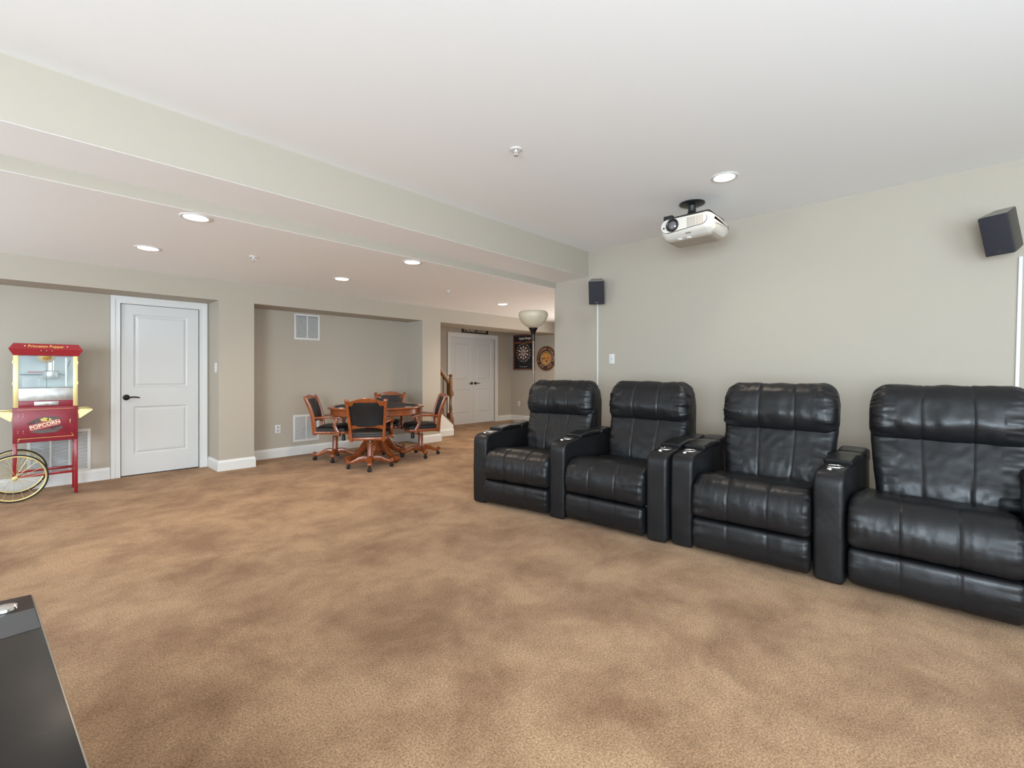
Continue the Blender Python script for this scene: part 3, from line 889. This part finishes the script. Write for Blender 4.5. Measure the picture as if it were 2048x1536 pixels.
# ------------------------------------------------------------------ popcorn cart
FX0, FX1, FY, BY = -.098, .355, 6.44, 6.79
t = thing('popcorn_cart', (.13, 6.60, 0), 'red popcorn machine on a cart with two gold spoked wheels, by the left wall', 'popcorn machine')
O = T(-.13, -6.60, 0)
BZ = .55
b = B()
b.box(FX0, FX1, FY, BY, BZ, .893, .004, M=O)
cab = b.obj('cabinet', REDC, t)
b = B()
for x in (FX0 + .001, FX1 - .027):
    pass
for (x, y, z0) in ((FX1 - .014, FY + .014, 0.004), (FX1 - .014, BY - .014, 0.004), (FX0 + .014, FY + .014, .20), (FX0 + .014, BY - .014, .20)):
    B().box(x - .0135, x + .0135, y - .0135, y + .0135, z0, BZ, .002, M=O).obj('leg', RED, t)
for y in (FY + .014, BY - .014):
    B().box(FX0 + .028, FX1 - .028, y - .010, y + .010, .215, .24, .002, M=O).obj('stretcher', RED, t)
B().box(FX1 - .024, FX1 - .004, FY + .028, BY - .028, .215, .24, .002, M=O).obj('stretcher', RED, t)
for (x, y) in ((FX1 - .014, FY + .014), (FX1 - .014, BY - .014)):
    B().lathe([(0, 0), (.018, 0), (.018, .005), (0, .006)], 16, c=(x, y, 0), M=O).obj('foot', GREYD, t)
# cabinet door trim, hinges, lettering
y = FY - .002
B().box(FX0 + .03, FX1 - .03, y - .001, y + .002, .868, .871, M=O).obj('gold_pinstripe', GOLDP, cab)
b = B()
b.box(FX0 + .03, FX1 - .035, y - .001, y + .002, .588, .592, M=O)
for (cx_, cz, sx) in ((FX0 + .03, .578, 1), (FX1 - .03, .60, -1)):
    for k in range(4):
        b.tube([(cx_ + sx * .004 * k, y, cz - .012 + .008 * k), (cx_ + sx * (.012 + .002 * k), y, cz - .008 + .010 * k)], .0022, 6, M=O)
b.obj('gold_pinstripe', GOLDP, cab)
B().box(FX0 + .012, FX1 - .02, FY - .0035, FY, .60, .862, .001, M=O).obj('cabinet_door', REDC, t)
y = FY - .0045
for z in (.655, .815):
    b = B()
    for dx in (.035, .072):
        for dz in (-.009, .009): b.lathe([(0, 0), (.0045, 0), (.003, .003), (0, .004)], 10, M=O @ T(FX0 + dx, y, z + dz) @ RX(pi / 2))
    b.obj('hinge', CHROME, cab)
B().box(FX1 - .060, FX1 - .056, y - .008, y, .72, .76, .001, M=O).obj('latch', BRASS, cab)
# emblem: grey scrollwork, tilted ribbon, letters, popcorn puff
ec = (.125, .715)


def blob(cx_, cz, rx, rz_, n=40, wob=.12, fr=7, ph=0):
    return [(cx_ + rx * (1 + wob * sin(fr * 2 * pi * k / n + ph)) * cos(2 * pi * k / n), cz + rz_ * (1 + wob * sin(fr * 2 * pi * k / n + ph)) * sin(2 * pi * k / n)) for k in range(n)]


EG = mat('emblem_grey', (.10, .075, .07, 1), .5); ER = mat('ribbon_red', (.42, .05, .05, 1), .5)
b = B(); b.prism(blob(ec[0] + .02, ec[1] + .058, .088, .022, wob=.10), y - .0006, y, M=O); b.prism(blob(ec[0] - .005, ec[1] - .062, .095, .020, wob=.12, fr=6), y - .0006, y, M=O)
b.prism(blob(ec[0] - .075, ec[1] + .035, .032, .018), y - .0006, y, M=O); b.prism(blob(ec[0] + .085, ec[1] - .035, .034, .017), y - .0006, y, M=O)
em = b.obj('emblem_scrollwork', EG, cab, smooth=False)
tl = math.atan2(.055, .21)
Mr = O @ T(ec[0] - .005, y, ec[1]) @ RY(-tl)
B().prism([(-.120, -.026), (.105, -.026), (.112, .0), (.105, .026), (-.112, .026), (-.105, 0)], -.0016, -.0004, M=Mr).obj('emblem_ribbon', ER, em, smooth=False)
b = B()
for z in (-.0225, .0225): b.box(-.105, .100, -.0022, -.0014, z - .0012, z + .0012, M=Mr)
b.obj('ribbon_dots', CREAM, em)
text('lettering', 'POPCORN', .046, CREAM, em, Mr @ T(0, -.0022, 0) @ RX(pi / 2), .0006, 1.0, bold=.0008)
text('lettering', 'HOT', .026, mat('letter_dark', (.04, .02, .02, 1), .5), em, Mr @ T(-.085, -.0012, .045) @ RX(pi / 2), .0006, bold=.0006)
text('lettering', 'FRESH', .024, MATS['letter_dark'], em, Mr @ T(.062, -.0012, -.043) @ RX(pi / 2), .0006, bold=.0006)
b = B(); b.prism(blob(ec[0] - .008, ec[1] + .052, .030, .018, fr=5, wob=.1), y - .0012, y - .0006, M=O); b.prism(blob(ec[0] + .024, ec[1] + .050, .016, .013, fr=5, wob=.16), y - .0012, y - .0006, M=O)
b.obj('popcorn_emblem', mat('popcorn_yellow', (.62, .50, .14, 1), .5), em)
# machine case
b = B(); b.box(FX0 + .01, FX1 - .008, FY + .008, BY - .02, .893, .955, .002, M=O); b.obj('machine_base', REDC, t)
dr = B().box(.045, .215, FY + .001, FY + .012, .905, .945, .002, M=O).obj('crumb_drawer', STEEL, t)
B().lathe([(0, 0), (.008, 0), (.011, .010), (.008, .014), (0, .015)], 14, M=O @ T(.130, FY + .001, .924) @ RX(pi / 2)).obj('knob', CHROME, dr)
b = B()
b.box(FX0 + .04, FX1 - .035, FY + .012, BY - .03, .953, .958, M=O)
b.obj('case_floor', STEEL, t)
B().box(FX0 + .038, FX1 - .036, FY + .004, FY + .009, .957, 1.077, .001, M=O).obj('lower_panel', STEEL, t)
B().box(FX0 + .02, FX1 - .02, BY - .028, BY - .022, .957, 1.395, M=O).obj('back_panel', mat('case_back', (.40, .41, .38, 1), .35, .3, var=(9, (.28, .29, .27, 1))), t)
for (x0, x1, y0, y1) in ((FX0 + .007, FX0 + .039, FY + .002, FY + .010), (FX1 - .036, FX1 - .004, FY + .002, FY + .010)):
    p_ = B().box(x0, x1, y0, y1, .885, 1.395, .0015, M=O); p_.obj('corner_post', BRASS, t)
for (x0, x1) in ((FX0 + .003, FX0 + .007), (FX1 - .006, FX1 - .002)):
    B().box(x0, x1, FY + .002, FY + .035, .893, 1.395, .001, M=O).box(x0, x1, BY - .06, BY - .022, .893, 1.395, .001, M=O).obj('corner_post', BRASS, t)
for x in (FX0 + .004, FX1 - .003):
    for z in (1.125, 1.33):
        B().lathe([(0, -.014), (.006, -.014), (.006, .014), (0, .014)], 12, c=(x, FY + .002, z), M=O).obj('hinge', BRASS, t)
for x0, x1 in ((FX0 + .039, .1285), (.1305, FX1 - .036)):
    B().box(x0, x1, FY + .005, FY + .008, 1.080, 1.393, M=O).obj('glass_door', GLASS, t, smooth=False)
for x in (FX0 + .004, FX1 - .005):
    B().box(x, x + .002, FY + .035, BY - .06, .96, 1.393, M=O).obj('glass_side', GLASS, t, smooth=False)
B().box(.1283, .1307, FY + .003, FY + .008, 1.08, 1.30, M=O).box(FX0 + .039, FX1 - .036, FY + .003, FY + .009, 1.077, 1.081, M=O).obj('door_edge', GREYD, t, smooth=False)
# kettle hanging from the canopy
kc = (.165, 6.60)
k = B().lathe([(0, 1.16), (.052, 1.16), (.058, 1.168), (.060, 1.235), (.056, 1.245), (.03, 1.252), (0, 1.252)], 36, c=(kc[0], kc[1], 0), M=O).obj('kettle', STEEL, t)
B().tube([(kc[0], kc[1], 1.25), (kc[0], kc[1], 1.39)], .028, 20, M=O).obj('kettle_stem', CHROME, k)
B().sect([(kc[0] + .05, kc[1] - .01, 1.215), (kc[0] + .10, kc[1] - .02, 1.205), (kc[0] + .112, kc[1] - .02, 1.17), (kc[0] + .114, kc[1] - .02, 1.135)], .012, .014, Vector((0, 1, 0)), M=O).sect([(kc[0] + .10, kc[1] - .02, 1.20), (kc[0] + .118, kc[1] - .02, 1.28), (kc[0] + .14, kc[1] - .02, 1.36)], .010, .010, Vector((0, 1, 0)), M=O).obj('kettle_handle', GREYD, k)
B().lathe([(.0, 1.325), (.035, 1.33), (.062, 1.365), (.066, 1.39), (0, 1.392)], 28, c=(.13, FY + .06, 0), M=O).obj('warming_lamp_cover', mat('amber_metal', (.62, .40, .10, 1), .3, .6), t)
B().box(.262, .275, FY + .02, FY + .03, 1.09, 1.38, .002, M=O).obj('light_tube', mat('white_tube', (.85, .85, .8, 1), .3), t)
ld = B().box(-.035, .088, BY - .0295, BY - .0285, 1.085, 1.170, M=O).obj('notice_label', mat('label_grey', (.60, .61, .60, 1), .6), t)
b = B()
for kk in range(6): b.box(-.025, .075 - .012 * (kk % 3), BY - .0302, BY - .0296, 1.095 + kk * .012, 1.0965 + kk * .012, M=O)
b.obj('notice_print', GREYD, ld, smooth=False)
B().box(.00, .115, BY - .0305, BY - .0288, 1.225, 1.242, M=O).obj('warning_strip', mat('warn_red', (.45, .08, .08, 1), .5), t)
B().box(-.055, .12, BY - .0302, BY - .0288, 1.20, 1.215, M=O).obj('dark_strip', GREYD, t)
# canopy
b = B()
xs = [(FX0 + .004, 1.397), (FX1 + .006, 1.397), (FX1 + .037, 1.458), (FX1 + .004, 1.512), (FX0 + .006, 1.512), (FX0 - .027, 1.458)]
rings = []
for (yy, sc) in ((FY + .01, None),):
    pass
front = [Vector((x, FY + .0 if abs(z - 1.458) > .01 else FY - .012, z)) for x, z in xs]
back = [Vector((x, BY - .0 if abs(z - 1.458) > .01 else BY + .012, z)) for x, z in xs]
cn = (front[2] + front[5]) / 2
tb = bmesh.new(); f = [tb.verts.new(v) for v in front]; g = [tb.verts.new(v) for v in back]
for vs in ((f[0], f[1], f[2], f[5]), (f[5], f[2], f[3], f[4]), (g[1], g[0], g[5], g[2]), (g[2], g[5], g[4], g[3])): tb.faces.new(vs)
for i in range(6): tb.faces.new((f[i], g[i], g[(i + 1) % 6], f[(i + 1) % 6]))
bmesh.ops.recalc_face_normals(tb, faces=tb.faces[:])
b.merge(tb, O)
cp = b.obj('canopy', RED, t, smooth=False)
sl_ = math.atan2(.012, .054)
text('lettering', 'Princeton Popper', .038, GOLDP, cp, O @ T(.128, FY - .0075, 1.486) @ RX(pi / 2 - sl_), .0008, .92, bold=.0006)
b = B()
for x in (.018, .242):
    b.prism([(0, -.006), (.006, .002), (.004, .006), (0, .003), (-.004, .006), (-.006, .002)], -.002, 0, M=O @ T(x - (.03 if x < .1 else -.03) * 1.15, FY - .0072, 1.487) @ RX(-sl_))
b.obj('heart_mark', CREAM, cp, smooth=False)
for x in (.092, .130, .168):
    sw_ = B().lathe([(0, 0), (.006, 0), (.005, .008), (0, .009)], 12, M=O @ T(x, FY - .007, 1.434) @ RX(pi / 2 + sl_)); sw_.obj('switch', BLACKP, cp)
    B().lathe([(0, 0), (.004, 0), (.003, .003), (0, .003)], 10, M=O @ T(x, FY - .008, 1.445) @ RX(pi / 2 + sl_)).obj('pilot_light', CREAM, cp)
# side trays
for sgn, x0 in ((1, FX1), (-1, FX0)):
    e = .108
    b = B()
    y0, y1 = FY + .02, BY - .02
    b.box(min(x0, x0 + sgn * .006), max(x0, x0 + sgn * .006), y0, y1, .765, .858, .001, M=O)
    b.box(min(x0, x0 + sgn * e), max(x0, x0 + sgn * e), y0, y1, .844, .852, .002, M=O)
    for yy in (y0, y1 - .004):
        b.prism([(x0, .765), (x0 + sgn * .014, .765), (x0 + sgn * e, .840), (x0 + sgn * e, .852), (x0, .852)], yy, yy + .004, M=O)
        b.prism([(x0 + sgn * .0, .765), (x0 + sgn * .016, .762), (x0 + sgn * (e + .004), .840), (x0 + sgn * e, .85), (x0 + sgn * .012, .778)], yy - .004, yy + .008, M=O)
        b.box(min(x0, x0 + sgn * e), max(x0, x0 + sgn * e), yy - .004, yy + .008, .846, .858, .002, M=O)
        b.box(min(x0, x0 + sgn * .010), max(x0, x0 + sgn * .010), yy - .004, yy + .008, .765, .858, .001, M=O)
    b.obj('side_tray', BRASS, t)


# wheels
def wheel(y):
    wc = (-.080, y, .226); Mw = O @ T(*wc) @ RX(pi / 2); Rw = .219
    n = 64
    rim = B()
    rim.tube([(Rw * .945 * cos(2 * pi * k_ / n), Rw * .945 * sin(2 * pi * k_ / n), 0) for k_ in range(n)], .0075, 8, True, M=Mw)
    r_ = rim.obj('wheel', BRASS, t)
    B().tube([(Rw * cos(2 * pi * k_ / n), Rw * sin(2 * pi * k_ / n), 0) for k_ in range(n)], .0068, 8, True, M=Mw).obj('tire', RUBBER, r_)
    b = B()
    for k_ in range(18):
        a = 2 * pi * k_ / 18 + .1; z = .012 if k_ % 2 else -.012; da = .35 if (k_ // 2) % 2 else -.35
        b.tube([(.016 * cos(a + da), .016 * sin(a + da), z), (Rw * .93 * cos(a), Rw * .93 * sin(a), 0)], .0013, 5, M=Mw)
    b.obj('spokes', BRASS, r_)
    B().lathe([(0, -.026), (.009, -.026), (.011, -.018), (.020, -.014), (.020, -.010), (.010, -.006), (.010, .006), (.020, .010), (.020, .014), (.011, .018), (.009, .028), (.005, .032), (0, .032)], 18, M=Mw).obj('hub', BRASS, r_)


wheel(FY - .065); wheel(BY + .034)
B().tube([(-.080, FY - .06, .226), (-.080, BY + .03, .226)], .006, 10, M=O).obj('axle', STEEL, t)

# ------------------------------------------------------------------ far wall decor
DX = 8.6
t = thing('dartboard_cabinet', (DX, 7.68, 1.29), 'wood-framed dartboard cabinet on the far wall behind the lamp pole', 'dartboard')
Mx = RZ(-pi / 2)         # local: x right (world -y), -y towards the viewer
hw, H = .345, .885
b = B(); e = .032
for a in ((-hw, -hw + e, 0, H), (hw - e, hw, 0, H), (-hw + e, hw - e, 0, e), (-hw + e, hw - e, H - e, H), (-hw + e, hw - e, H - .225, H - .20)):
    b.box(a[0], a[1], -.05, -.001, a[2], a[3], .003, M=Mx)
b.obj('frame', wood('mahogany', (.10, .03, .015, 1), (.20, .07, .035, 1), .4), t)
B().box(-hw + e, hw - e, -.02, -.001, e, H - e, M=Mx).obj('backing', mat('navy_black', (.008, .009, .015, 1), .5), t)
B().box(-hw + e, hw - e, -.030, -.021, H - .20, H - e, M=Mx).obj('header_panel', mat('header_navy', (.015, .012, .03, 1), .5), t)
B().box(-hw + e, hw - e, -.032, -.0305, H - .20, H - .18, M=Mx).obj('header_stripe', mat('stripe_orange', (.45, .10, .03, 1), .5), t)
text('lettering', 'Captain Morgan', .078, CREAM, t, Mx @ T(.045, -.033, H - .095) @ RX(pi / 2), .0015, .80, bold=.002)
bz = .43; R0 = .245
Bd = B().lathe([(0, -.02), (R0 + .03, -.02), (R0 + .03, -.035), (0, -.036)], 48, M=Mx @ T(0, 0, bz) @ RX(-pi / 2) @ Matrix.Identity(4)).obj('board', BLACKP, t)
Mb = Mx @ T(0, -.0385, bz)


def sector(b, r0, r1, a0, a1, n=3):
    P = [(r0 * cos(a0 + (a1 - a0) * k / n), r0 * sin(a0 + (a1 - a0) * k / n)) for k in range(n + 1)] + [(r1 * cos(a1 - (a1 - a0) * k / n), r1 * sin(a1 - (a1 - a0) * k / n)) for k in range(n + 1)]
    b.prism(P, -.002, .002, M=Mb)


wp = B(); rp = B()
for k in range(20):
    a0 = 2 * pi * k / 20 - pi / 20 + .02; a1 = a0 + pi / 10 - .04
    (wp if k % 2 else rp)
    if k % 2: sector(wp, .02, .095, a0, a1); sector(wp, .115, .165, a0, a1)
    else: sector(rp, .095, .115, a0, a1); sector(rp, .165, .185, a0, a1)
wp.obj('pale_segments', mat('board_cream', (.85, .80, .70, 1), .6), Bd, smooth=False); rp.obj('red_segments', mat('board_red', (.30, .03, .03, 1), .6), Bd, smooth=False)
nums = ['20', '1', '18', '4', '13', '6', '10', '15', '2', '17', '3', '19', '7', '16', '8', '11', '14', '9', '12', '5']
for k, s_ in enumerate(nums):
    a = pi / 2 - 2 * pi * k / 20
    text('number', s_, .044, CREAM, Bd, Mb @ T(.222 * cos(a), 0, .222 * sin(a)) @ RX(pi / 2), .001, bold=.001)
B().tube([(-.13, 0, .09), (-.09, 0, .075), (0, 0, .072), (.09, 0, .075), (.13, 0, .09)], .008, 8, M=Mx @ T(0, -.035, 0)).obj('dart_holder', CHROME, t)

t = thing('round_sign', (DX, 6.966, 1.561), 'round brown and gold wooden team sign on the far wall, right of the lamp pole', 'sign')
Ms = Mx @ RX(pi / 2)      # local disc: +z towards viewer
SB = mat('sign_brown', (.075, .028, .018, 1), .5, var=(12, (.045, .02, .014, 1)))
R1 = .300
B().lathe([(0, .001), (R1, .001), (R1, .020), (R1 - .006, .024), (0, .024)], 64, M=Ms).obj('disc', SB, t)
for rr, m_ in ((.168, CREAM), (.290, mat('sign_gold', (.55, .27, .10, 1), .5))):
    B().tube([(rr * cos(2 * pi * k / 64), rr * sin(2 * pi * k / 64), .025) for k in range(64)], .004, 6, True, M=Ms).obj('ring', m_, t)
B().lathe([(0, .024), (.150, .024), (.148, .029), (0, .030)], 48, M=Ms).obj('emblem_disc', mat('sign_amber', (.62, .32, .09, 1), .5, var=(10, (.50, .22, .05, 1))), t)


def star(cx_, cy_, r, m, name='emblem_star'):
    P = []
    for k in range(4):
        a = k * pi / 2
        P.append((cx_ + r * cos(a), cy_ + r * sin(a)))
        for q in (.3, .5, .7):
            aa = a + q * pi / 2; rr = r * (.42 if q != .5 else .36); P.append((cx_ + rr * cos(aa), cy_ + rr * sin(aa)))
    B().prism(P, .0295, .032, 'z', M=Ms).obj(name, m, t, smooth=False)


star(.018, .075, .046, mat('star_gold', (.65, .38, .02, 1), .5)); star(.070, .005, .046, mat('star_red', (.45, .04, .02, 1), .5)); star(.018, -.062, .046, mat('star_dark', (.03, .015, .03, 1), .5))
text('lettering', 'Steelers', .040, MATS['star_dark'], t, Ms @ T(-.060, .0, .031), .001, .95, bold=.001)
arc_text('lettering', 'PITTSBURGH STEELERS', .070, .232, pi / 2, pi * 1.16, CREAM if 0 else mat('sign_letter', (.62, .36, .22, 1), .5), t, Ms @ T(0, 0, .025))
arc_text('lettering', 'EST. 1933', .070, .232, -pi / 2, pi * .52, MATS['sign_letter'], t, Ms @ T(0, 0, .025), flip=True)

t = thing('plank_sign', (7.35, 8.15, 2.155), 'narrow black sign with white lettering above the double doors', 'sign')
B().box(-.42, .42, -.018, -.001, 0, .145, .002).obj('board', mat('sign_black', (.010, .008, .007, 1), .5), t)
text('lettering', 'P MONEY CROSBY', .10, mat('sign_white', (.68, .64, .56, 1), .6), t, T(0, -.0185, .060) @ RX(pi / 2), .0012, .86, bold=.002)

# ------------------------------------------------------------------ glossy black table in the foreground
def fpt(px, py, z):
    su, cu_ = sin(YAW), cos(YAW); a = (px - 1024) / 914; q = (744 - py) / 914
    r = Vector((a * su + cu_, -a * cu_ + su, q)); k = (z - EYE) / r.z
    return Vector((r.x * k, r.y * k, z))


TZ = .62
A_ = fpt(66, 1187, TZ); Bq = fpt(155, 1453, TZ); d1 = (Bq - A_).normalized(); d2 = Vector((-d1.y, d1.x, 0))
if d2.x > 0: d2 = -d2
t = thing('media_table', (A_.x - .3, A_.y - .5, 0), 'black glossy table with a thin metal edge in the near left corner', 'table')
O2 = T(-t.location.x, -t.location.y, 0)
Ln, Wd = 1.05, .85
def q2(s_, w_, bow=0): return A_ + d1 * s_ + d2 * w_ - d1 * bow
def outl(ins):
    P = []
    for k in range(13):
        u = k / 12; w_ = ins + (Wd - 2 * ins) * (1 - u); bow = .045 * (1 - (2 * (w_ / Wd) - 1) ** 2)
        P.append(q2(ins, w_, bow))
    P += [q2(Ln - ins, ins), q2(Ln - ins, Wd - ins)]
    return [(p.x, p.y) for p in P]
B().prism(outl(0), TZ - .028, TZ - .002, 'z', .003, M=O2).obj('edge_trim', mat('edge_metal', (.42, .36, .30, 1), .3, .8), t)
B().prism(outl(.004), TZ - .004, TZ, 'z', .001, M=O2).obj('glass_top', BGLOSS, t)
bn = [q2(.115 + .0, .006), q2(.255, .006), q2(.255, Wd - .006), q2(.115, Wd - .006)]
B().prism([(p.x, p.y) for p in bn], TZ, TZ + .0008, 'z', M=O2).obj('top_band', BAND, t)  # plain strip of lighter grey laid across the top
p = fpt(8, 1219, TZ + .001)
B().lathe([(0, .0), (.026, .0), (.024, .006), (.016, .009), (0, .010)], 28, c=(p.x, p.y, TZ + .0005), M=O2).obj('metal_button', CHROME, t)
cbx = [q2(.10, .08), q2(Ln - .06, .08), q2(Ln - .06, Wd - .08), q2(.10, Wd - .08)]
B().prism([(p.x, p.y) for p in cbx], .04, TZ - .028, 'z', .006, M=O2).obj('cabinet', BLACKP, t)
for s_, w_ in ((.16, .14), (Ln - .12, .14), (.16, Wd - .14), (Ln - .12, Wd - .14)):
    p = q2(s_, w_); B().lathe([(0, 0), (.025, 0), (.028, .045), (0, .045)], 16, c=(p.x, p.y, 0), M=O2).obj('foot', BLACKP, t)
